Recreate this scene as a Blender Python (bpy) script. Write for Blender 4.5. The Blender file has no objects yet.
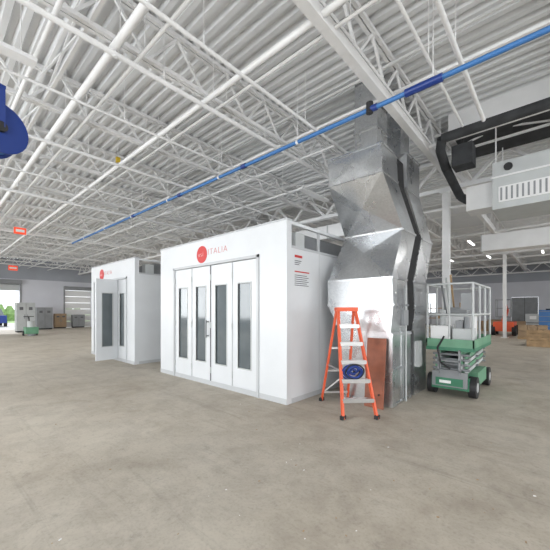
import bpy, math, random
from mathutils import Vector, Matrix
random.seed(4)
S=bpy.context.scene
# ---------------------------------------------------------------- materials
def mat(name,col,rough=.5,metal=0,var=0.06,scale=3,bump=0,emis=None,es=0,alpha=None):
    m=bpy.data.materials.new(name); m.use_nodes=True
    nt=m.node_tree; N=nt.nodes; L=nt.links
    b=N['Principled BSDF']
    b.inputs['Roughness'].default_value=rough; b.inputs['Metallic'].default_value=metal
    if var>0:
        tc=N.new('ShaderNodeTexCoord'); n=N.new('ShaderNodeTexNoise'); n.inputs['Scale'].default_value=scale; n.inputs['Detail'].default_value=4
        r=N.new('ShaderNodeValToRGB'); e=r.color_ramp.elements
        e[0].position=.3; e[1].position=.7
        e[0].color=tuple(max(0,c*(1-var)) for c in col)+(1,); e[1].color=tuple(min(1,c*(1+var)) for c in col)+(1,)
        L.new(tc.outputs['Object'],n.inputs['Vector']); L.new(n.outputs['Fac'],r.inputs['Fac']); L.new(r.outputs['Color'],b.inputs['Base Color'])
        if bump:
            bp=N.new('ShaderNodeBump'); bp.inputs['Strength'].default_value=bump; bp.inputs['Distance'].default_value=.02
            L.new(n.outputs['Fac'],bp.inputs['Height']); L.new(bp.outputs['Normal'],b.inputs['Normal'])
    else: b.inputs['Base Color'].default_value=(*col,1)
    if emis: b.inputs['Emission Color'].default_value=(*emis,1); b.inputs['Emission Strength'].default_value=es
    return m
M={}
M['booth']=mat('booth_white_enamel',(.67,.69,.71),.32,var=.02)
M['boothtrim']=mat('booth_trim_white',(.50,.515,.53),.35,var=.02)
M['gap']=mat('dark_seam',(.12,.12,.13),.7,var=0)
M['glass']=mat('dark_window_glass',(.12,.14,.15),.08,var=.1)
M['red']=mat('red_vinyl',(.55,.03,.03),.4,var=.02)
M['ceil']=mat('deck_white_paint',(.75,.76,.77),.65,var=.05,scale=.6)
M['steel']=mat('steel_white_paint',(.80,.80,.80),.5,var=.04)
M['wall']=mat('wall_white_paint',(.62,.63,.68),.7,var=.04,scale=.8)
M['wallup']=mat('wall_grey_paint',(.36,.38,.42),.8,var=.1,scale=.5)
M['blue']=mat('blue_air_pipe',(.05,.18,.45),.4,var=.03)
M['bluedk']=mat('dark_blue_plastic',(.012,.04,.22),.35,var=.05)
M['black']=mat('black_rubber',(.02,.02,.022),.6,var=.1)
M['orange']=mat('orange_fibreglass',(.72,.11,.04),.4,var=.05)
M['alu']=mat('aluminium',(.62,.62,.62),.35,1,var=.05)
M['green']=mat('lift_green',(.04,.20,.11),.45,var=.15)
M['greenl']=mat('lift_green_pale',(.14,.32,.20),.5,var=.15)
M['grey']=mat('mid_grey_paint',(.25,.26,.27),.5,var=.1)
M['lgrey']=mat('light_grey_paint',(.5,.52,.52),.5,var=.06)
M['brown']=mat('red_brown_board',(.26,.085,.045),.55,var=.25,scale=6)
M['wood']=mat('pallet_wood',(.40,.27,.15),.7,var=.25,scale=5)
M['card']=mat('cardboard',(.38,.27,.17),.8,var=.1)
M['yellow']=mat('yellow_paint',(.8,.55,.03),.5,var=.05)
M['signred']=mat('sign_red',(.85,.08,.03),.5,var=0,emis=(1,.1,.03),es=.4)
M['lamp']=mat('lamp_tube',(1,1,1),.5,var=0,emis=(1,.98,.95),es=5)
M['dark']=mat('dark_insulation',(.035,.037,.04),.75,var=.3,scale=5)
M['seal']=mat('black_flex_canvas',(.012,.012,.013),.85,var=.2)
M['grass']=mat('outside_grass',(.22,.34,.13),.9,var=.3)
M['pave']=mat('outside_pavement',(.5,.5,.48),.9,var=.1)
M['white']=mat('plain_white',(.85,.85,.85),.5,var=0)
def galv(name,base):
    m=bpy.data.materials.new(name); m.use_nodes=True; nt=m.node_tree;N=nt.nodes;L=nt.links;b=N['Principled BSDF']
    tc=N.new('ShaderNodeTexCoord'); v=N.new('ShaderNodeTexVoronoi'); v.inputs['Scale'].default_value=40
    n=N.new('ShaderNodeTexNoise'); n.inputs['Scale'].default_value=1.8; n.inputs['Detail'].default_value=5
    L.new(tc.outputs['Object'],v.inputs['Vector']); L.new(tc.outputs['Object'],n.inputs['Vector'])
    s=N.new('ShaderNodeSeparateColor'); L.new(v.outputs['Color'],s.inputs['Color'])
    mx=N.new('ShaderNodeMix'); mx.data_type='FLOAT'; mx.inputs[0].default_value=.7
    L.new(s.outputs[0],mx.inputs[2]); L.new(n.outputs['Fac'],mx.inputs[3])
    r=N.new('ShaderNodeValToRGB'); e=r.color_ramp.elements
    e[0].position=.2;e[1].position=.8
    e[0].color=(base*.84,base*.86,base*.88,1); e[1].color=(base*1.08,base*1.10,base*1.12,1)
    L.new(mx.outputs[0],r.inputs['Fac']); L.new(r.outputs['Color'],b.inputs['Base Color'])
    rr=N.new('ShaderNodeMapRange'); rr.inputs[1].default_value=.3; rr.inputs[2].default_value=.7; rr.inputs[3].default_value=.22; rr.inputs[4].default_value=.36
    L.new(n.outputs['Fac'],rr.inputs[0]); L.new(rr.outputs[0],b.inputs['Roughness'])
    b.inputs['Metallic'].default_value=.9
    return m
M['galv']=galv('galvanised_steel',.60)
def concrete():
    m=bpy.data.materials.new('concrete_floor'); m.use_nodes=True; nt=m.node_tree;N=nt.nodes;L=nt.links;b=N['Principled BSDF']
    tc=N.new('ShaderNodeTexCoord')
    def noise(sc,det,rough=.6,dist=0,st=None,rot=0):
        n=N.new('ShaderNodeTexNoise'); n.inputs['Scale'].default_value=sc; n.inputs['Detail'].default_value=det; n.inputs['Roughness'].default_value=rough; n.inputs['Distortion'].default_value=dist
        if st:
            mp=N.new('ShaderNodeMapping'); mp.inputs['Scale'].default_value=st; mp.inputs['Rotation'].default_value=(0,0,rot)
            L.new(tc.outputs['Object'],mp.inputs['Vector']); L.new(mp.outputs['Vector'],n.inputs['Vector'])
        else: L.new(tc.outputs['Object'],n.inputs['Vector'])
        return n
    def ramp(n,p0,p1,c0,c1):
        r=N.new('ShaderNodeValToRGB'); e=r.color_ramp.elements; e[0].position=p0;e[1].position=p1;e[0].color=(*c0,1);e[1].color=(*c1,1)
        L.new(n.outputs['Fac'],r.inputs['Fac']); return r.outputs['Color']
    def mul(a,c):
        mu=N.new('ShaderNodeMix'); mu.data_type='RGBA'; mu.blend_type='MULTIPLY'; mu.inputs[0].default_value=1
        L.new(a,mu.inputs[6]); L.new(c,mu.inputs[7]); return mu.outputs[2]
    n1=noise(.4,6); n2=noise(2.6,9,.75,.3); n3=noise(40,4); n4=noise(.9,5,.65,1.2); n5=noise(9,7,.75)
    n6=noise(1.0,5,.7,.8,(.35,5,1),.5); n7=noise(1.2,5,.7,.6,(.4,6,1),-.9)
    c=ramp(n1,.32,.68,(.405,.36,.295),(.50,.46,.395))
    c=mul(c,ramp(n2,.34,.58,(.80,.79,.78),(1.03,1.03,1.03)))
    c=mul(c,ramp(n4,.36,.50,(.90,.89,.88),(1,1,1)))
    c=mul(c,ramp(n5,.30,.44,(.76,.76,.77),(1,1,1)))
    c=mul(c,ramp(n6,.33,.42,(.88,.88,.88),(1,1,1)))
    c=mul(c,ramp(n7,.31,.40,(.90,.90,.90),(1,1,1)))
    c=mul(c,ramp(n3,.3,.5,(.86,.86,.86),(1,1,1)))
    L.new(c,b.inputs['Base Color'])
    rr=N.new('ShaderNodeMapRange'); rr.inputs[1].default_value=.3; rr.inputs[2].default_value=.7; rr.inputs[3].default_value=.6; rr.inputs[4].default_value=.82
    L.new(n2.outputs['Fac'],rr.inputs[0]); L.new(rr.outputs[0],b.inputs['Roughness'])
    bp=N.new('ShaderNodeBump'); bp.inputs['Strength'].default_value=.12; bp.inputs['Distance'].default_value=.01
    L.new(n3.outputs['Fac'],bp.inputs['Height']); L.new(bp.outputs['Normal'],b.inputs['Normal'])
    return m
M['conc']=concrete()
# ---------------------------------------------------------------- builder
class B:
    def __init__(s,name): s.n=name; s.v=[]; s.f=[]; s.mi=[]; s.ms=[]; s.sm=[]
    def m(s,k):
        if k not in s.ms: s.ms.append(k)
        return s.ms.index(k)
    def poly(s,vs,fs,k,smooth=False):
        o=len(s.v); s.v+= [tuple(v) for v in vs]; i=s.m(k)
        for f in fs: s.f.append([o+a for a in f]); s.mi.append(i); s.sm.append(smooth)
    def box(s,a,b,k):
        x0,y0,z0=a;x1,y1,z1=b
        vs=[(x0,y0,z0),(x1,y0,z0),(x1,y1,z0),(x0,y1,z0),(x0,y0,z1),(x1,y0,z1),(x1,y1,z1),(x0,y1,z1)]
        s.poly(vs,[(0,3,2,1),(4,5,6,7),(0,1,5,4),(1,2,6,5),(2,3,7,6),(3,0,4,7)],k)
    def beam(s,p,q,w,h,k,up=(0,0,1)):
        p=Vector(p);q=Vector(q);d=(q-p).normalized();u=Vector(up)
        if abs(d.dot(u))>.98: u=Vector((0,1,0))
        r=d.cross(u).normalized(); u=r.cross(d).normalized()
        vs=[]
        for c in (p,q):
            for a,b in((-1,-1),(1,-1),(1,1),(-1,1)): vs.append(c+r*w/2*a+u*h/2*b)
        s.poly(vs,[(0,1,2,3),(7,6,5,4),(0,4,5,1),(1,5,6,2),(2,6,7,3),(3,7,4,0)],k)
    def cyl(s,p,q,r,k,n=12,r2=None):
        p=Vector(p);q=Vector(q);d=(q-p).normalized();u=Vector((0,0,1))
        if abs(d.dot(u))>.98: u=Vector((0,1,0))
        a=d.cross(u).normalized(); b=a.cross(d).normalized(); r2=r if r2 is None else r2
        vs=[p+(a*math.cos(t)+b*math.sin(t))*r for t in [2*math.pi*i/n for i in range(n)]]+[q+(a*math.cos(t)+b*math.sin(t))*r2 for t in [2*math.pi*i/n for i in range(n)]]
        s.poly(vs,[(i,(i+1)%n,n+(i+1)%n,n+i) for i in range(n)],k,True)
        s.poly(vs,[tuple(range(n)),tuple(range(2*n-1,n-1,-1))],k)
    def path(s,pts,r,k,n=8):
        for a,b in zip(pts,pts[1:]): s.cyl(a,b,r,k,n)
    def crossed(s,q,k,off=.04,flip=False):
        q=[Vector(a) for a in q]; c=sum(q,Vector())/4
        nrm=(q[1]-q[0]).cross(q[3]-q[0]).normalized()
        s.poly(q+[c+nrm*off],[(0,1,4),(1,2,4),(2,3,4),(3,0,4)],k)
    def make(s,parent=None,bevel=0):
        me=bpy.data.meshes.new(s.n); me.from_pydata(s.v,[],s.f)
        for k in s.ms: me.materials.append(M[k])
        for p,i,sm in zip(me.polygons,s.mi,s.sm): p.material_index=i; p.use_smooth=sm
        me.update(); o=bpy.data.objects.new(s.n,me); S.collection.objects.link(o)
        if parent: o.parent=parent
        if bevel:
            bv=o.modifiers.new('bevel','BEVEL'); bv.width=bevel; bv.segments=2; bv.limit_method='ANGLE'
        return o
CX,CY=.744,.668
def W(px,Y,z=None,py=None):
    X=(px-275)/315*Y
    if z is None: z=1.5+(310-py)/315*Y
    return (CX*X-CY*Y, CY*X+CX*Y, z)
# ---------------------------------------------------------------- room
X0,X1,Y0,Y1,H=-31,12,-7,34,5.45
b=B('floor'); b.box((X0-.3,Y0-.3,-.2),(X1+.3,Y1+.3,0),'conc'); b.make()
b=B('outside_ground'); b.box((-48,-20,-.35),(X0-.3,40,-.06),'pave'); b.box((-120,-20,-.35),(-48,40,-.06),'grass'); b.make()
b=B('outside_hedge')
for i in range(22):
    cy=-6+i*1.1; cx=-60+random.uniform(-1,1); r=random.uniform(.7,1.0); b.cyl((cx,cy,-.06),(cx,cy,.9),r*.8,'grass',9,r); b.cyl((cx,cy,.9),(cx,cy,1.9+random.random()*.5),r,'grass',9,r*.3)
b.make()
b=B('ceiling'); p=.2; y=Y0-.3; pts=[]
while y<Y1+.3:
    pts+=[(y,H),(y+.075,H),(y+.1,H+.075),(y+.175,H+.075)]; y+=p
vs=[];fs=[]
for i,(yy,z) in enumerate(pts):
    vs+=[(X0-.3,yy,z),(X1+.3,yy,z)]
    if i: fs.append((2*i-2,2*i,2*i+1,2*i-1))
b.poly(vs,fs,'ceil'); b.box((X0-.3,Y0-.3,H+.09),(X1+.3,Y1+.3,H+.25),'ceil'); b.make()
def wall_x(name,x,t,ops,ya,yb,up=3.9):
    b=B(name); y=ya
    for (a,c,z0,z1) in sorted(ops):
        b.box((x,y,0),(x+t,a,up),'wall')
        if z0>0: b.box((x,a,0),(x+t,c,z0),'wall')
        b.box((x,a,z1),(x+t,c,up),'wall'); y=c
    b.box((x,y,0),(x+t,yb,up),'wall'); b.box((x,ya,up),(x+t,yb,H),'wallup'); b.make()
def wall_y(name,yv,t,ops,xa,xb,up=3.9):
    b=B(name); x=xa
    for (a,c,z0,z1) in sorted(ops):
        b.box((x,yv,0),(a,yv+t,up),'wall')
        if z0>0: b.box((a,yv,0),(c,yv+t,z0),'wall')
        b.box((a,yv,z1),(c,yv+t,up),'wall'); x=c
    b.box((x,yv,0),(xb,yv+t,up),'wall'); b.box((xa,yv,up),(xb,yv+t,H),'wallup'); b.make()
wall_x('wall_left',X0-.3,.3,[(1.8,4.95,0,3.5),(7.95,10.0,0,3.2),(12,14,1.1,3)],Y0,Y1)
wops=[(-26,-20,.9,3.6),(-17,-11,.9,3.6),(-8,-2,.9,3.6),(1,7,.9,3.6)]  # unseen windows behind the camera, added as openings for fill light
wall_y('wall_front',Y0-.3,.3,wops,X0,X1)
wall_y('wall_back',Y1,.3,[(-12,-9,1.2,3.2),(-3.0,-1.2,0,2.6)],X0,X1)
rops=[(-4,2,.9,3.6),(5,11,.9,3.6),(14,20,.9,3.6)]  # unseen right-hand windows, likewise added to go with the fill
wall_x('wall_right',X1,.3,rops,Y0,Y1)
n=1
def win_y(yv,a,c,z0,z1):
    global n
    b=B('window_%d'%n); n+=1
    for x in [a+.03+i*(c-a-.06)/3 for i in range(4)]: b.box((x-.03,yv,z0),(x+.03,yv+.08,z1),'lgrey')
    for z in (z0,z1-.06): b.box((a,yv,z),(c,yv+.08,z+.06),'lgrey')
    b.make()
def win_x(xv,a,c,z0,z1,k=3):
    global n
    b=B('window_%d'%n); n+=1
    for y in [a+.03+i*(c-a-.06)/k for i in range(k+1)]: b.box((xv,y-.03,z0),(xv+.08,y+.03,z1),'lgrey')
    for z in (z0,z1-.06): b.box((xv,a,z),(xv+.08,c,z+.06),'lgrey')
    b.make()
for o in wops: win_y(Y0-.2,*o)
for o in rops: win_x(X1+.1,*o)
win_x(X0-.2,12,14,1.1,3); win_y(Y1+.1,-12,-9,1.2,3.2)
b=B('door_1')
for i in range(6): b.box((X0-.22,7.97,.02+i*.53),(X0-.14,9.98,.53+i*.53-.01),'white')
b.make()
b=B('door_2'); b.box((X0-.2,1.81,3.0),(X0-.14,4.94,3.49),'lgrey'); b.box((X0-.13,1.81,3.44),(X0-.05,4.94,3.49),'grey'); b.make()
b=B('trim_1')
for y in (1.72,4.95): b.box((X0,y,0),(X0+.06,y+.1,3.5),'grey')
b.box((X0,1.72,3.5),(X0+.3,5.05,3.8),'grey'); b.make()
b=B('trim_2')
for y in (7.85,10.0): b.box((X0,y,0),(X0+.05,y+.1,3.2),'grey')
b.box((X0,7.85,3.2),(X0+.25,10.1,3.5),'grey'); b.make()
b=B('door_3'); b.box((-2.98,Y1+.08,0),(-1.22,Y1+.14,2.58),'grey'); b.box((-2.11,Y1+.06,0),(-2.09,Y1+.09,2.58),'black'); b.make()
b=B('baseboard_back'); b.box((X0,Y1-.02,0),(-3.05,Y1,.12),'grey'); b.make()
# ---------------------------------------------------------------- roof framing
b=B('ceiling_joists')
ZB=4.82; jx=[-1.96+2.14*k for k in range(-13,7)]
for x in jx:
    for d in(-.035,.035):
        b.box((x+d-.025,Y0,ZB),(x+d+.025,Y1,ZB+.055),'steel')
        b.box((x+d-.025,Y0,H-.055),(x+d+.025,Y1,H),'steel')
    y=Y0; up=True; step=.45
    while y<Y1-step:
        a=(x,y,ZB+.03 if up else H-.03); c=(x,y+step,H-.03 if up else ZB+.03)
        b.beam(a,c,.034,.034,'steel'); y+=step; up=not up
for y in (-4.6,-1.2,1.3,4.9,7.6,12.6,17,25,29):
    for z in (ZB+.06,H-.09): b.beam((X0,y,z),(X1,y,z),.04,.04,'steel')
for j,x in enumerate(jx[:-1]):
    for y in (1.3,7.6,17): 
        b.beam((x,y,ZB+.06),(x+2.14,y,H-.09),.03,.03,'steel'); b.beam((x,y,H-.09),(x+2.14,y,ZB+.06),.03,.03,'steel')
b.make()
b=B('roof_girders')
for gy in (-3,9,21,33):
    b.box((X0,gy-.09,4.55),(X1,gy+.09,4.65),'steel'); b.box((X0,gy-.09,5.3),(X1,gy+.09,5.38),'steel')
    x=X0; up=True
    while x<X1-.7:
        b.beam((x,gy,4.62 if up else 5.33),(x+.7,gy,5.33 if up else 4.62),.07,.07,'steel'); x+=.7; up=not up
b.box((-2.02,-6.9,4.66),(-1.9,33.9,4.80),'steel')
b.make()
for gy in (-3,9,21):
    for cx in (-26.5,-14.3,-2.14,10):
        b=B('steel_column'); b.box((cx-.08,gy-.08,0),(cx+.08,gy-.055,4.55),'steel'); b.box((cx-.08,gy+.055,0),(cx+.08,gy+.08,4.55),'steel'); b.box((cx-.02,gy-.06,0),(cx+.02,gy+.06,4.55),'steel')
        b.box((cx-.17,gy-.17,0),(cx+.17,gy+.17,.02),'steel'); b.box((cx-.13,gy-.13,4.5),(cx+.13,gy+.13,4.55),'steel'); b.make()
for (y,z,r) in ((.95,4.72,.03),(1.55,4.7,.05),(1.85,4.74,.025),(2.9,4.72,.04),(3.15,4.74,.022),(5.4,4.74,.02),(6.72,4.74,.03),(11,4.7,.05),(15.5,4.7,.05),(19.3,4.72,.04),(24,4.7,.05),(28,4.7,.05)):
    b=B('sprinkler_pipe')
    b.cyl((X0+.01,y,z),((X1-.01) if y!=5.4 else -3.2,y,z),r,'steel',10)
    for x in jx:
        if y!=5.4 or x<-4: b.cyl((x+.25,y,z),(x+.25,y,H-.01),.007,'steel',5)
    if y in (1.55,11,15.5):
        for x in range(-28,10,3): b.cyl((x,y,4.7),(x,y,4.58),.012,'steel',6); b.cyl((x,y,4.58),(x,y,4.57),.03,'steel',8)
    b.make()
for (x,z,r) in ((-4.02,4.62,.035),(-3.1,4.6,.025),(-5.3,4.6,.02),(-7.0,4.6,.03),(-8.9,4.6,.02),(-10.6,4.62,.04),(-16,4.6,.04),(-.9,4.6,.03),(-1.2,4.62,.02)):
    ye=8.8 if x<-2 else 6.1
    b=B('conduit_pipe'); b.cyl((x,Y0+.01,z),(x,ye,z),r,'steel',10)
    for y in range(-6,int(ye),2): b.cyl((x,y+.2,z),(x,y+.2,H-.01),.007,'steel',5)
    b.make()
b=B('blue_compressed_air_pipe')
by,bz=4.25,4.36
b.cyl((-15.5,by,bz),(6,by,bz),.032,'blue',14)
for x in (-9.6,-7.0,-4.65,-1.95,.1): b.cyl((x-.06,by,bz),(x+.06,by,bz),.045,'bluedk',14)
b.cyl((-1.5,by,bz),(-1.05,by,bz),.05,'bluedk',14); b.cyl((-2.0,by,bz-.05),(-2.0,by,bz+.1),.05,'black',12)
for x in [-14+2.14*k for k in range(9)]:
    b.cyl((x,by,bz),(x,by,H-.01),.007,'steel',5); b.cyl((x-.02,by,bz),(x+.02,by,bz),.044,'steel',10)
b.make()
# ---------------------------------------------------------------- spray booths
def booth(name,x0,x1,yf,yb,dx0,dx1,openleaf=None,logo=None):
    h=2.93
    b=B(name); 
    b.box((x0,yf,.0),(dx0,yf+.12,h),'booth'); b.box((dx1,yf,0),(x1,yf+.12,h),'booth'); b.box((dx0,yf,2.40),(dx1,yf+.12,h),'booth')
    b.box((x0-.01,yf-.012,h),(x1+.01,yf+.13,h+.025),'boothtrim')
    fr=.05
    b.box((dx0-fr,yf-.02,0),(dx0,yf,2.45),'boothtrim'); b.box((dx1,yf-.02,0),(dx1+fr,yf,2.45),'boothtrim'); b.box((dx0-fr,yf-.02,2.4),(dx1+fr,yf,2.45),'boothtrim')
    b.box((x0,yf-.006,0),(x1,yf,.09),'boothtrim')
    nl=4; lw=(dx1-dx0)/nl
    for i in range(nl):
        a=dx0+i*lw
        def leaf(bb,a,yy):
            wx0,wx1=a+.16,a+lw-.17
            z0,z1=.45,1.98
            g=.007
            bb.box((a+g,yy,.06),(wx0,yy+.05,2.39),'booth'); bb.box((wx1,yy,.06),(a+lw-g,yy+.05,2.39),'booth')
            bb.box((wx0,yy,.06),(wx1,yy+.05,z0),'booth'); bb.box((wx0,yy,z1),(wx1,yy+.05,2.39),'booth')
            bb.box((wx0,yy+.02,z0),(wx1,yy+.03,z1),'glass')
            t=.02
            for (q,r) in (((wx0-t,yy-.008,z0-t),(wx0,yy+.058,z1+t)),((wx1,yy-.008,z0-t),(wx1+t,yy+.058,z1+t)),((wx0,yy-.008,z0-t),(wx1,yy+.058,z0)),((wx0,yy-.008,z1),(wx1,yy+.058,z1+t))): bb.box(q,r,'lgrey')
            for z in (.3,1.2,2.15): bb.cyl((a+.005,yy-.012,z-.06),(a+.005,yy-.012,z+.06),.012,'lgrey',8)
        if openleaf is not None and i in openleaf:
            lb=B('open_door_leaf'); leaf(lb,0,0)
            lb.box((lw-.06,-.06,.95),(lw-.035,-.0,1.25),'grey')
            openleaf[i]=(lb,a,lw)
        else: leaf(b,a,yf+.01)
        if i==1: b.box((a+lw-.09,yf-.07,.95),(a+lw-.06,yf-.045,1.3),'grey'); b.box((a+lw-.09,yf-.05,.97),(a+lw-.06,yf+.01,1.0),'grey'); b.box((a+lw-.09,yf-.05,1.25),(a+lw-.06,yf+.01,1.28),'grey')
        if i: b.box((a-.012,yf+.0,.06),(a+.012,yf+.012,2.39),'gap' if i==2 else 'boothtrim')
    b.box((dx0,yf+.14,.02),(dx1,yf+.16,2.4),'lgrey')
    hs=2.50
    for sx,sg in ((x1,1),(x0,-1)):
        xa,xb=(sx-.08,sx) if sg>0 else (sx,sx+.08)
        b.box((xa,yf+.12,.08),(xb,yb,hs),'booth')
        b.box((xa,yf+.12,0),(xb+.006*(sg>0),yb,.08),'boothtrim')
        y=yf+.9
        while y<yb-.2:
            xs=sx+ (0 if sg>0 else -.003); b.box((xs,y,.08),(xs+.003,y+.007,hs),'boothtrim'); y+=1.0
        b.box((xa-.02,yf+.12,hs),(xb+.01*(sg>0),yb,hs+.04),'boothtrim')
    b.box((x0,yb-.08,0),(x1,yb,hs),'booth'); b.box((x0+.02,yf+.12,hs),(x1-.02,yb,hs+.03),'lgrey')
    b.box((x0+.35,yf+.75,hs+.03),(x1-.35,yb-.3,h-.03),'grey')
    b.box((x1-.06,yf+.12,h-.05),(x1,yb,h),'booth'); b.box((x0,yf+.12,h-.05),(x0+.06,yb,h),'booth')
    y=yf+.9
    while y<yb:
        b.box((x1-.05,y,hs+.03),(x1-.01,y+.04,h-.05),'boothtrim'); y+=1.6
    b.box((x1-.30,yf+.35,hs+.03),(x1-.1,yf+.6,h-.12),'lgrey')
    o=b.make(bevel=0)
    lx=logo
    lb=B('logo_disc'); lb.cyl((lx,yf-.008,2.64),(lx,yf+.0,2.64),.175,'red',36); lb.make(o)
    def txt(s,x,z,size,k,yy):
        cu=bpy.data.curves.new('lettering','FONT'); cu.body=s; cu.size=size; cu.extrude=.001; cu.align_x='LEFT'; cu.offset=-.004; cu.space_character=1.15
        cu.materials.append(M[k]); t=bpy.data.objects.new('lettering',cu); S.collection.objects.link(t)
        t.location=(x,yy,z); t.rotation_euler=(math.pi/2,0,0); t.parent=o; t.scale=(1.1,1,1)
    txt('usi',lx-.13,2.60,.14,'white',yf-.011); txt('ITALIA',lx+.2,2.61,.17,'red',yf-.003)
    return o
booth('spray_booth',-7.14,-3.18,3.82,10.8,-6.49,-3.84,logo=-5.45)
ol={2:None}
o2=booth('spray_booth',-11.95,-8.62,3.85,10.8,-11.65,-9.15,openleaf=ol,logo=-11.0)
for i,(lb,a,lw) in ol.items():
    o=lb.make(o2); o.rotation_euler=(0,0,math.radians(-84)); o.location=(a+lw,3.84,0) 
b=B('warning_label'); xs=-3.18
def lab(y0,y1,z0,z1,k,o=.003): b.box((xs,y0,z0),(xs+o,y1,z1),k)
lab(4.02,4.22,2.36,2.40,'red')
for i in range(3): lab(4.02,4.2-.03*i,2.30-i*.03,2.312-i*.03,'gap')
lab(4.02,4.42,2.12,2.14,'red')
for i in range(6): lab(4.02,4.40-.05*(i%2),1.90+i*.033,1.911+i*.033,'gap')
b.make(bpy.data.objects['spray_booth'])
# ---------------------------------------------------------------- duct towers
b=B('galvanised_exhaust_duct')
def tower(prof,y0,y1):
    rings=[[(x0,y0+dy,z),(x1,y0+dy,z),(x1,y1+dy,z),(x0,y1+dy,z)] for z,x0,x1,dy in prof]
    for k,(r0,r1) in enumerate(zip(rings,rings[1:])):
        big=(prof[k+1][0]-prof[k][0])>.6
        for i in range(4):
            j=(i+1)%4; b.crossed([r0[i],r0[j],r1[j],r1[i]],'galv',(.06 if i==0 else .012) if big else .008)
    b.poly(rings[0],[(3,2,1,0)],'galv'); b.poly(rings[-1],[(0,1,2,3)],'galv')
    for r in rings:
        for i in range(4):
            j=(i+1)%4; b.beam(r[i],r[j],.03,.03,'galv')
prof=[(1.14,-2.78,-1.90,0),(1.58,-3.02,-1.86,0),(2.0,-3.02,-1.88,0),(2.86,-3.0,-1.93,.58),(3.67,-3.0,-2.03,0),(4.12,-3.0,-2.05,0)]
tower(prof,4.76,5.40)
b.box((-2.78,4.78,0),(-1.88,5.58,1.14),'galv')
for z in (.03,.58,1.11): b.box((-2.79,4.765,z-.02),(-1.865,5.59,z+.02),'galv')
b.box((-2.342,4.768,0),(-2.318,4.79,1.14),'galv'); b.box((-1.89,5.138,0),(-1.868,5.162,1.14),'galv')
b.box((-2.6,4.95,4.12),(-2.2,5.35,H-.005),'galv')
for z in (4.5,4.9): b.box((-2.62,4.93,z),(-2.18,5.37,z+.04),'galv')
prof2=[(1.14,-2.78,-1.90,0),(1.58,-2.95,-1.86,0),(2.0,-2.95,-1.88,0),(2.86,-2.95,-1.93,.58),(3.67,-2.95,-2.0,0),(4.3,-2.95,-2.0,0)]
tower(prof2,5.74,6.42)
b.box((-2.78,5.74,0),(-1.88,6.42,1.14),'galv'); b.box((-1.88,5.8,.5),(-1.82,6.0,.95),'lgrey'); b.box((-2.7,5.85,4.3),(-2.15,6.3,H-.005),'galv')
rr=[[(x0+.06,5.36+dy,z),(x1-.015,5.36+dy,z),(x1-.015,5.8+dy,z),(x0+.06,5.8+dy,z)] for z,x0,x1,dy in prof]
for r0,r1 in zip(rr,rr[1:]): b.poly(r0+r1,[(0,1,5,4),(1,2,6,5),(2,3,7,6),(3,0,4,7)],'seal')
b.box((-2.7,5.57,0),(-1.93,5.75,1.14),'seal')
b.cyl((-1.86,5.3,0),(-1.86,5.3,1.9),.014,'lgrey',8); b.box((-1.88,5.1,1.25),(-1.82,5.3,1.5),'grey')
b.make()
# ---------------------------------------------------------------- ladder
b=B('step_ladder')
fl=Vector(W(343,4.32,0)); frr=Vector(W(377,4.34,0)); u=(frr-fl).normalized(); v=Vector((-.80,.60,0)).normalized()
mid=(fl+frr)/2; top=mid+v*.44; top.z=1.50
tw=.13; hw=(frr-fl).length/2
tl=top-u*tw; tr=top+u*tw
rl=mid+v*.92-u*hw*.92; rrt=mid+v*.92+u*hw*.92
for p,q in((fl,tl),(frr,tr)): b.beam(p,q,.028,.06,'orange',up=v)
for p,q in((rl,tl+v*.06),(rrt,tr+v*.06)): b.beam(p,q,.025,.045,'orange',up=v)
for i in range(1,6):
    t=i*.17+.0; a=fl.lerp(tl,t);c=frr.lerp(tr,t); b.beam(a,c,.085,.025,'alu',up=(0,0,1)); b.beam(a-v*.04+Vector((0,0,-.02)),c-v*.04+Vector((0,0,-.02)),.006,.045,'alu')
for t in (.1,.35,.6,.85):
    a=rl.lerp(tl+v*.06,t);c=rrt.lerp(tr+v*.06,t); b.beam(a,c,.02,.03,'alu')
b.beam(rl.lerp(tl,.1),rrt.lerp(tr,.35),.012,.02,'alu'); 
for s0,s1 in((fl.lerp(tl,.42),rl.lerp(tl,.42)),(frr.lerp(tr,.42),rrt.lerp(tr,.42))): b.beam(s0,s1,.008,.022,'alu')
b.beam(tl-u*.03+v*.02+Vector((0,0,.01)),tr+u*.03+v*.02+Vector((0,0,.01)),.17,.06,'orange')
for p in (fl,frr,rl,rrt): b.beam(p,p+Vector((0,0,.05)),.05,.09,'black')
lad=b.make()
b=B('cable_bundle')
c0=fl.lerp(tl,.42).lerp(frr.lerp(tr,.42),.42)-v*.03
for k in range(14):
    R=.035+.007*k; off=Vector((random.uniform(-.03,.03),0,random.uniform(-.025,.025))); ph=random.random()
    pts=[c0+off+u*(R*1.1*math.cos(t))+Vector((0,0,R*.85*math.sin(t)))-v*(.004*(k%4)+.01*math.sin(3*t+ph)) for t in [2*math.pi*i/18 for i in range(19)]]
    b.path(pts,.011,'bluedk' if k%4 else 'black',6)
b.make(lad)
b=B('brown_hardboard_panel'); 
b.poly([(-2.26,4.60,0),(-1.95,4.60,0),(-1.95,4.62,0),(-2.26,4.62,0),(-2.26,4.72,1.06),(-1.95,4.72,1.06),(-1.95,4.74,1.06),(-2.26,4.74,1.06)],[(0,3,2,1),(4,5,6,7),(0,1,5,4),(1,2,6,5),(2,3,7,6),(3,0,4,7)],'brown')
b.box((-2.03,4.58,.2),(-2.01,4.62,.22),'black'); b.make(bevel=.006)
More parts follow.
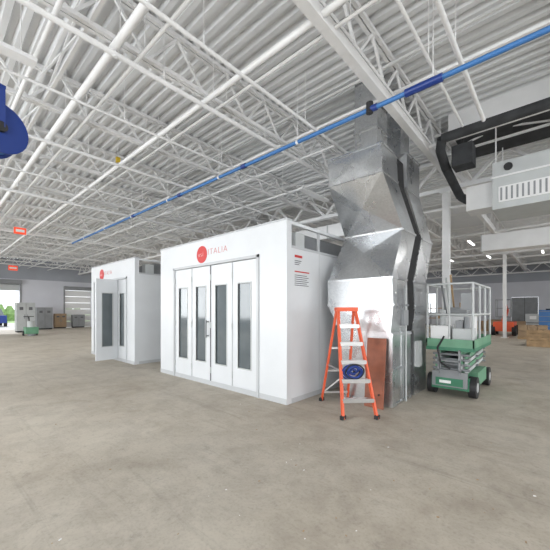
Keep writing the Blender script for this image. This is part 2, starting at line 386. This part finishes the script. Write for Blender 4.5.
# ---------------------------------------------------------------- scissor lift
b=B('scissor_lift')
lx0,lx1,ly0,ly1=-1.76,-1.02,6.02,7.78
b.box((lx0+.08,ly0+.05,.13),(lx1-.08,ly1-.05,.34),'green')
b.box((lx0+.02,ly0+.45,.16),(lx1-.02,ly1-.45,.40),'greenl')
b.box((lx0+.1,ly0,.18),(lx1-.1,ly0+.06,.44),'grey'); b.box((lx0+.16,ly0-.01,.2),(lx1-.16,ly0,.33),'green')
b.box((lx0+.22,ly0-.015,.24),(lx0+.4,ly0-.009,.29),'white')
for x in (lx0+.05,lx1-.05):
    for y in (ly0+.24,ly1-.24):
        b.cyl((x-.06,y,.18),(x+.06,y,.18),.18,'black',24); b.cyl((x-.065,y,.18),(x+.065,y,.18),.085,'lgrey',16)
for k in range(4):
    z=.42+k*.085
    for x,s in((lx0+.14,1),(lx1-.14,1),(lx0+.2,-1),(lx1-.2,-1)):
        za,zb=(z,z+.07) if s>0 else (z+.07,z)
        b.beam((x,ly0+.12,za+.02),(x,ly1-.12,zb+.02),.035,.06,'greenl' if k%2 else 'lgrey')
    for y in (ly0+.13,(ly0+ly1)/2,ly1-.13): b.cyl((lx0+.08,y,z+.05),(lx1-.08,y,z+.05),.022,'grey',8)
b.box((lx0+.25,ly0+.3,.4),(lx1-.25,ly1-.3,.62),'grey')
b.box((lx0,ly0,.80),(lx1,ly1,.86),'green')
for (q,r) in (((lx0,ly0,.86),(lx1,ly0+.02,1.0)),((lx0,ly1-.02,.86),(lx1,ly1,1.0)),((lx0,ly0,.86),(lx0+.02,ly1,1.0)),((lx1-.02,ly0,.86),(lx1,ly1,1.0))): b.box(q,r,'greenl')
for z in (1.42,1.95):
    for p,q in(((lx0+.02,ly0+.02,z),(lx0+.02,ly1-.02,z)),((lx1-.02,ly0+.02,z),(lx1-.02,ly1-.02,z)),((lx0+.02,ly0+.02,z),(lx1-.02,ly0+.02,z)),((lx0+.02,ly1-.02,z),(lx1-.02,ly1-.02,z))): b.cyl(p,q,.019,'lgrey',8)
for x in (lx0+.02,lx1-.02):
    for y in (ly0+.02,ly0+.6,ly1-.6,ly1-.02): b.cyl((x,y,.86),(x,y,1.95),.019,'lgrey',8)
b.cyl(((lx0+lx1)/2,ly0+.02,.86),((lx0+lx1)/2,ly0+.02,1.95),.016,'lgrey',8)
b.box((lx1-.2,ly0+.03,1.5),(lx1-.04,ly0+.12,1.78),'grey')
for z in (.45,.62): b.box((lx0+.2,ly0-.05,z),(lx1-.2,ly0-.02,z+.025),'grey')
for x in (lx0+.2,lx1-.22): b.box((x,ly0-.05,.4),(x+.02,ly0+.05,.82),'grey')
b.box((lx0+.06,ly0+.06,.86),(lx0+.34,ly0+.5,1.22),'white'); b.box((lx0+.1,ly0+.7,.86),(lx1-.15,ly0+1.2,1.38),'white'); b.box((lx0+.40,ly0+.1,.86),(lx1-.06,ly0+.5,1.18),'lgrey'); b.box((lx0+.44,ly0+.14,1.18),(lx1-.2,ly0+.45,1.32),'grey')
b.cyl((lx1-.15,ly0+.25,1.18),(lx1-.15,ly0+.25,1.38),.05,'grey',14); b.cyl((lx0+.2,ly0+.3,1.22),(lx0+.2,ly0+.3,1.5),.05,'lgrey',12)
b.box((lx0+.2,ly0+.72,1.38),(lx0+.5,ly0+1.1,1.55),'grey')
for k in range(3): b.beam((lx0+.1+.06*k,ly0+1.3,.9),(lx0+.12+.08*k,ly0+.5,2.05+.05*k),.03,.03,('grey','lgrey','wood')[k])
b.path([(lx0+.3,ly0-.02,1.05),(lx0+.2,ly0-.05,.85),(lx0+.25,ly0-.06,.6),(lx0+.4,ly0-.05,.5)],.015,'black')
b.make()
# ---------------------------------------------------------------- HVAC unit + dark ducts, right
b=B('hanging_air_handler')
ux0,ux1,uy0,uy1,uz0,uz1=-.95,.25,7.4,8.5,3.45,4.35
b.box((ux0,uy0,uz0),(ux1,uy1,uz1),'lgrey')
b.box((ux0+.1,uy0-.02,uz0+.12),(ux1-.1,uy0,uz0+.42),'steel')
for i in range(12): b.box((ux0+.13+i*.082,uy0-.03,uz0+.15),(ux0+.16+i*.082,uy0-.01,uz0+.39),'grey')
b.box((ux0-.02,uy0-.02,uz1-.3),(ux1+.02,uy1+.02,uz1-.27),'steel')
b.cyl((ux0+.25,uy0-.04,uz1-.13),(ux0+.25,uy0,uz1-.13),.07,'black',16)
for x in (ux0+.05,ux1-.05):
    for y in (uy0+.05,uy1-.05): b.cyl((x,y,uz1),(x,y,H-.01),.012,'steel',6)
b.box((ux0-.5,uy0+.3,3.6),(ux0,uy1-.3,4.1),'steel'); b.make()
b=B('black_insulated_duct')
b.cyl((-1.62,6.5,4.72),(2.5,6.5,4.72),.085,'dark',16); pts=[(-1.62,6.5,4.72),(-1.7,6.7,4.6),(-1.7,7.1,4.4),(-1.68,7.6,4.25),(-1.6,7.9,4.0),(-1.47,8.0,3.9)]
b.path(pts,.085,'dark',14); 
b.box((-1.55,6.9,4.3),(-1.2,7.25,4.7),'dark'); b.cyl((-1.4,7.1,4.7),(-1.4,7.1,H-.01),.02,'dark',8)
b.make()
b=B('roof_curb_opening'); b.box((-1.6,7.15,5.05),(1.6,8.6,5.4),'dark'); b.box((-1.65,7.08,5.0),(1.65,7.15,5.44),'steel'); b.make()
b=B('white_supply_duct'); b.box((-2.0,13.0,3.55),(9,13.6,4.1),'steel')
for x in range(-2,9,2): b.box((x,12.98,3.53),(x+.03,13.62,4.12),'lgrey'); b.cyl((x+.1,13.0,4.1),(x+.1,13.0,4.815),.01,'steel',5)
b.make()
b=B('white_ceiling_duct'); b.box((-12,9.4,4.0),(-3.4,9.95,4.45),'steel')
for x in range(-12,-3,2): b.box((x,9.38,3.98),(x+.04,9.97,4.47),'lgrey'); b.cyl((x+.1,9.6,4.45),(x+.1,9.6,4.815),.01,'steel',5)
b.make()
def strip(x,y,z=4.62,L=1.2,w=.07,lamp=True):
    b=B('strip_light_fixture'); dx,dy=w,L
    b.box((x-dx/2-.02,y-dy/2-.02,z),(x+dx/2+.02,y+dy/2+.02,z+.05),'steel')
    if lamp: b.box((x-dx/2,y-dy/2,z-.03),(x+dx/2,y+dy/2,z),'lamp')
    for s in(-.4,.4): b.cyl((x,y+s*L,z+.05),(x,y+s*L,H-.01),.006,'steel',5)
    b.make()
for x in (-25,-20,-15):
    for y in (13,19,26): strip(x,y)
for x in (-8,-5,-3,-.6):
    for y in (17,22): strip(x,y)
# ---------------------------------------------------------------- hose reel, signs
b=B('hose_reel')
c=Vector(W(-6,3.2,py=130)); ax=Vector((1,.3,0)).normalized()
b.cyl(c-ax*.12,c-ax*.10,.25,'bluedk',28); b.cyl(c+ax*.10,c+ax*.12,.25,'bluedk',28); b.cyl(c-ax*.1,c+ax*.1,.17,'bluedk',24); b.cyl(c-ax*.16,c+ax*.16,.05,'black',12)
for k in range(6): b.cyl(c+ax*(-.09+k*.03),c+ax*(-.067+k*.03),.215,'blue',24)
for s in(-.14,.14):
    q=c+ax*s; b.beam(q,(q.x,q.y,c.z+.4),.03,.06,'bluedk')
b.beam(c+ax*-.16+Vector((0,0,.4)),c+ax*.16+Vector((0,0,.4)),.06,.03,'bluedk'); b.cyl((c.x,c.y,c.z+.4),(c.x,c.y,H-.01),.02,'steel',8)
b.make()
for (px,py,Y,w,h) in ((20,231,12,.36,.24),(13,268,20,.45,.3)):
    c=Vector(W(px,Y,py=py)); b=B('exit_sign'); b.box((c.x-.04,c.y-w/2,c.z-h/2),(c.x+.04,c.y+w/2,c.z+h/2),'signred'); b.cyl((c.x,c.y,c.z+h/2),(c.x,c.y,H-.01),.012,'steel',6)
    b.box((c.x+.04,c.y-w/2+.05,c.z-.05),(c.x+.045,c.y+w/2-.05,c.z+.05),'white'); b.make()
c=Vector(W(118,7.6,py=160)); b=B('yellow_hook_block'); b.box((c.x-.04,c.y-.04,c.z-.06),(c.x+.04,c.y+.04,c.z+.06),'yellow'); b.cyl((c.x,c.y,c.z+.06),(c.x,c.y,H-.01),.01,'steel',6)
b.path([(c.x,c.y,c.z-.06),(c.x,c.y,c.z-.14),(c.x+.05,c.y,c.z-.18),(c.x+.07,c.y,c.z-.12)],.012,'grey'); b.make()
# ---------------------------------------------------------------- far clutter
def cabinet(name,px,Y,w,d,h,k):
    x,y,_=W(px,Y,0); b=B(name)
    b.box((x-d/2,y-w/2,.1),(x+d/2,y+w/2,h),k); b.box((x-d/2+.03,y-w/2+.03,0),(x+d/2-.03,y+w/2-.03,.1),'black')
    b.box((x+d/2,y-.008,.15),(x+d/2+.005,y+.008,h-.05),'gap')
    for s in(-1,1): b.box((x+d/2,y+s*w*.08-.015,h*.45),(x+d/2+.03,y+s*w*.08+.015,h*.6),'grey'); b.box((x+d/2,y+s*w*.25-.1,h*.75),(x+d/2+.006,y+s*w*.25+.1,h*.85),'gap')
    b.make()
cabinet('electrical_cabinet',25,21.5,1.0,.7,2.0,'lgrey'); cabinet('tool_cabinet',44,24.5,1.0,.6,1.7,'grey'); cabinet('storage_locker',60,26,.8,.5,1.2,'card'); cabinet('electrical_cabinet',78,27,.9,.5,1.1,'grey')
x,y,_=W(31,18.5,0); b=B('floor_grinder'); b.box((x-.35,y-.3,.12),(x+.35,y+.3,.5),'greenl'); b.cyl((x,y,.5),(x,y,.85),.18,'lgrey',16); b.beam((x-.3,y,.4),(x-.6,y,1.1),.05,.05,'black'); b.beam((x-.6,y-.25,1.1),(x-.6,y+.25,1.1),.04,.04,'black')
for s in(-.32,.32): b.cyl((x-.2,y+s-.03,.14),(x-.2,y+s+.03,.14),.14,'black',16)
b.cyl((x+.2,y,.0),(x+.2,y,.12),.2,'grey',16); b.make()
b=B('parked_car'); cx,cy=-40,4.2
b.box((cx-2.2,cy-.9,.3),(cx+2.2,cy+.9,1.0),'bluedk'); b.poly([(cx-1.6,cy-.85,1),(cx+1.2,cy-.85,1),(cx+1.2,cy+.85,1),(cx-1.6,cy+.85,1),(cx-1.2,cy-.7,1.6),(cx+.6,cy-.7,1.6),(cx+.6,cy+.7,1.6),(cx-1.2,cy+.7,1.6)],[(4,5,6,7),(0,1,5,4),(1,2,6,5),(2,3,7,6),(3,0,4,7)],'glass')
for sx in(-1.4,1.4):
    for sy in(-.9,.9): b.cyl((cx+sx,cy+sy-.1,.27),(cx+sx,cy+sy+.1,.27),.33,'black',18)
b.make()
def pallet(px,Y,kind):
    x,y,_=W(px,Y,0); b=B('loaded_pallet')
    for i in range(7): b.box((x-.6+i*.18,y-.5,.11),(x-.6+i*.18+.12,y+.5,.13),'wood')
    for s in(-.5,-.04,.42): b.box((x-.6,y+s,0),(x+.6,y+s+.08,.11),'wood')
    if kind=='boxes':
        for i in range(3):
            for j in range(2):
                for k in range(2): b.box((x-.58+i*.39,y-.48+j*.48,.13+k*.3),(x-.21+i*.39,y-.02+j*.48,.42+k*.3-random.random()*.02),'card')
    elif kind=='wrapped':
        b.box((x-.55,y-.45,.13),(x+.55,y+.45,1.2),'lgrey'); b.box((x-.57,y-.47,.5),(x+.57,y+.47,.56),'gap'); b.box((x-.3,y-.46,.8),(x+.1,y-.45,1.05),'white')
    elif kind=='lumber':
        for k in range(4):
            for i in range(6): b.box((x-.6+i*.2,y-1.0,.13+k*.07),(x-.43+i*.2,y+1.0,.19+k*.07),'wood')
    elif kind=='empty':
        for k in range(4):
            z=.15+k*.14
            for i in range(7): b.box((x-.6+i*.18,y-.5,z+.09),(x-.6+i*.18+.12,y+.5,z+.11),'wood')
            for s in(-.5,-.04,.42): b.box((x-.6,y+s,z-.02),(x+.6,y+s+.08,z+.09),'wood')
    b.make()
pallet(546,13.0,'empty'); pallet(533,16.3,'boxes'); pallet(575,15.5,'lumber'); pallet(515,22,'boxes'); pallet(535,24,'wrapped'); pallet(497,27,'empty'); pallet(472,26,'wrapped'); pallet(520,29,'boxes'); pallet(548,27,'wrapped'); pallet(484,23,'boxes')
x,y,_=W(550,19,0); b=B('blue_portable_tank'); b.box((x-.5,y-.5,.15),(x+.5,y+.5,1.5),'blue'); 
for i in range(5): b.box((x-.52,y-.52,.2+i*.3),(x+.52,y+.52,.23+i*.3),'grey')
b.box((x-.5,y-.5,0),(x+.5,y+.5,.15),'wood'); b.cyl((x,y,1.5),(x,y,1.58),.2,'black',16); b.make()
x,y,_=W(505,19.0,0); b=B('boom_lift'); b.box((x-.5,y-.8,.25),(x+.5,y+.8,.8),'orange')
for sx in(-.5,.5):
    for sy in(-.6,.6): b.cyl((x+sx-.1,y+sy,.3),(x+sx+.1,y+sy,.3),.3,'black',16)
b.beam((x,y-.7,.9),(x,y+.9,1.5),.2,.2,'orange'); b.beam((x,y+.9,1.5),(x,y-.3,1.9),.15,.15,'orange')
for dx in(-.35,.35):
    for dy in(-.9,-.3): b.cyl((x+dx,y+dy,1.1),(x+dx,y+dy,2.1),.025,'grey',6)
for z in (1.1,1.6,2.1):
    for p,q in (((-.35,-.9),(.35,-.9)),((-.35,-.3),(.35,-.3)),((-.35,-.9),(-.35,-.3)),((.35,-.9),(.35,-.3))): b.cyl((x+p[0],y+p[1],z),(x+q[0],y+q[1],z),.025,'grey',6)
b.box((x-.35,y-.9,1.07),(x+.35,y-.3,1.1),'grey'); b.make()
x,y,_=W(448,22,0); b=B('storage_shelving')
for dx in(-1.2,0,1.2):
    for dy in(-.3,.3): b.box((x+dx-.03,y+dy-.03,0),(x+dx+.03,y+dy+.03,2.0),'grey')
for z in (.2,.9,1.6): b.box((x-1.2,y-.33,z),(x+1.2,y+.33,z+.05),'wood')
for i in range(6):
    z=(.25,.95,1.65)[i%3]; b.box((x-1.1+i*.37,y-.25,z),(x-.8+i*.37,y+.2,z+.25+.1*(i%2)),'card' if i%2 else 'lgrey')
b.make()
b=B('floor_debris')
for i in range(50):
    px=random.uniform(20,540); py=random.uniform(400,545); Y=315*1.5/(py-310); x,y,_=W(px,Y,0); s=random.uniform(.003,.009)
    if -3.3<x<-1.8 and y>3.6: continue
    a=random.random()*3; b.beam((x,y,s/4),(x+s*2*math.cos(a),y+s*2*math.sin(a),s/4),s,s/2,random.choice(['white','card','wood']))
b.make()
# ---------------------------------------------------------------- lights
def area(loc,rot,sx,sy,e,col=(1,1,1),nm='window_daylight'):
    l=bpy.data.lights.new(nm,'AREA'); l.shape='RECTANGLE'; l.size=sx; l.size_y=sy; l.energy=e; l.color=col
    o=bpy.data.objects.new(nm,l); S.collection.objects.link(o); o.location=loc; o.rotation_euler=rot
for a,c,z0,z1 in wops: area(((a+c)/2,Y0+.02,(z0+z1)/2),(math.radians(90),0,0),c-a,z1-z0,400,(.95,.98,1))  # added fill lights, set just inside the front wall openings
for a,c,z0,z1 in rops: area((X1-.02,(a+c)/2,(z0+z1)/2),(0,math.radians(90),0),z1-z0,c-a,330,(.95,.98,1))  # added fill from the unseen right wall
for x in (-27,-21,-15.5,-12.5,-4.8,2,8):
    for y in (-3.9,.3,6.9,14,20,27):
        strip(x,y,4.52,1.2,.12,False)  # lampless fixture body, added to house the ceiling fill light
        area((x,y,4.515),(0,0,0),.12,1.2,44,(1,.99,.97),'strip_lamp')  # added ceiling fill, a regular grid that lights the whole room
w=bpy.data.worlds.new('World'); S.world=w; w.use_nodes=True
bg=w.node_tree.nodes['Background']; bg.inputs[0].default_value=(.92,.96,1,1); bg.inputs[1].default_value=1.8
sun=bpy.data.lights.new('sun','SUN'); sun.energy=2.5; sun.angle=.05; so=bpy.data.objects.new('sun',sun); S.collection.objects.link(so); so.rotation_euler=(0,math.radians(-62),math.radians(5))
cam=bpy.data.cameras.new('cam'); co=bpy.data.objects.new('camera',cam); S.collection.objects.link(co); S.camera=co
cam.sensor_width=36; cam.lens=36*315/550; cam.shift_y=35/550; cam.clip_end=200
co.location=(0,0,1.5); co.rotation_euler=(math.radians(90),0,math.atan2(.668,.744))
S.view_settings.view_transform='Standard'; S.view_settings.exposure=.08
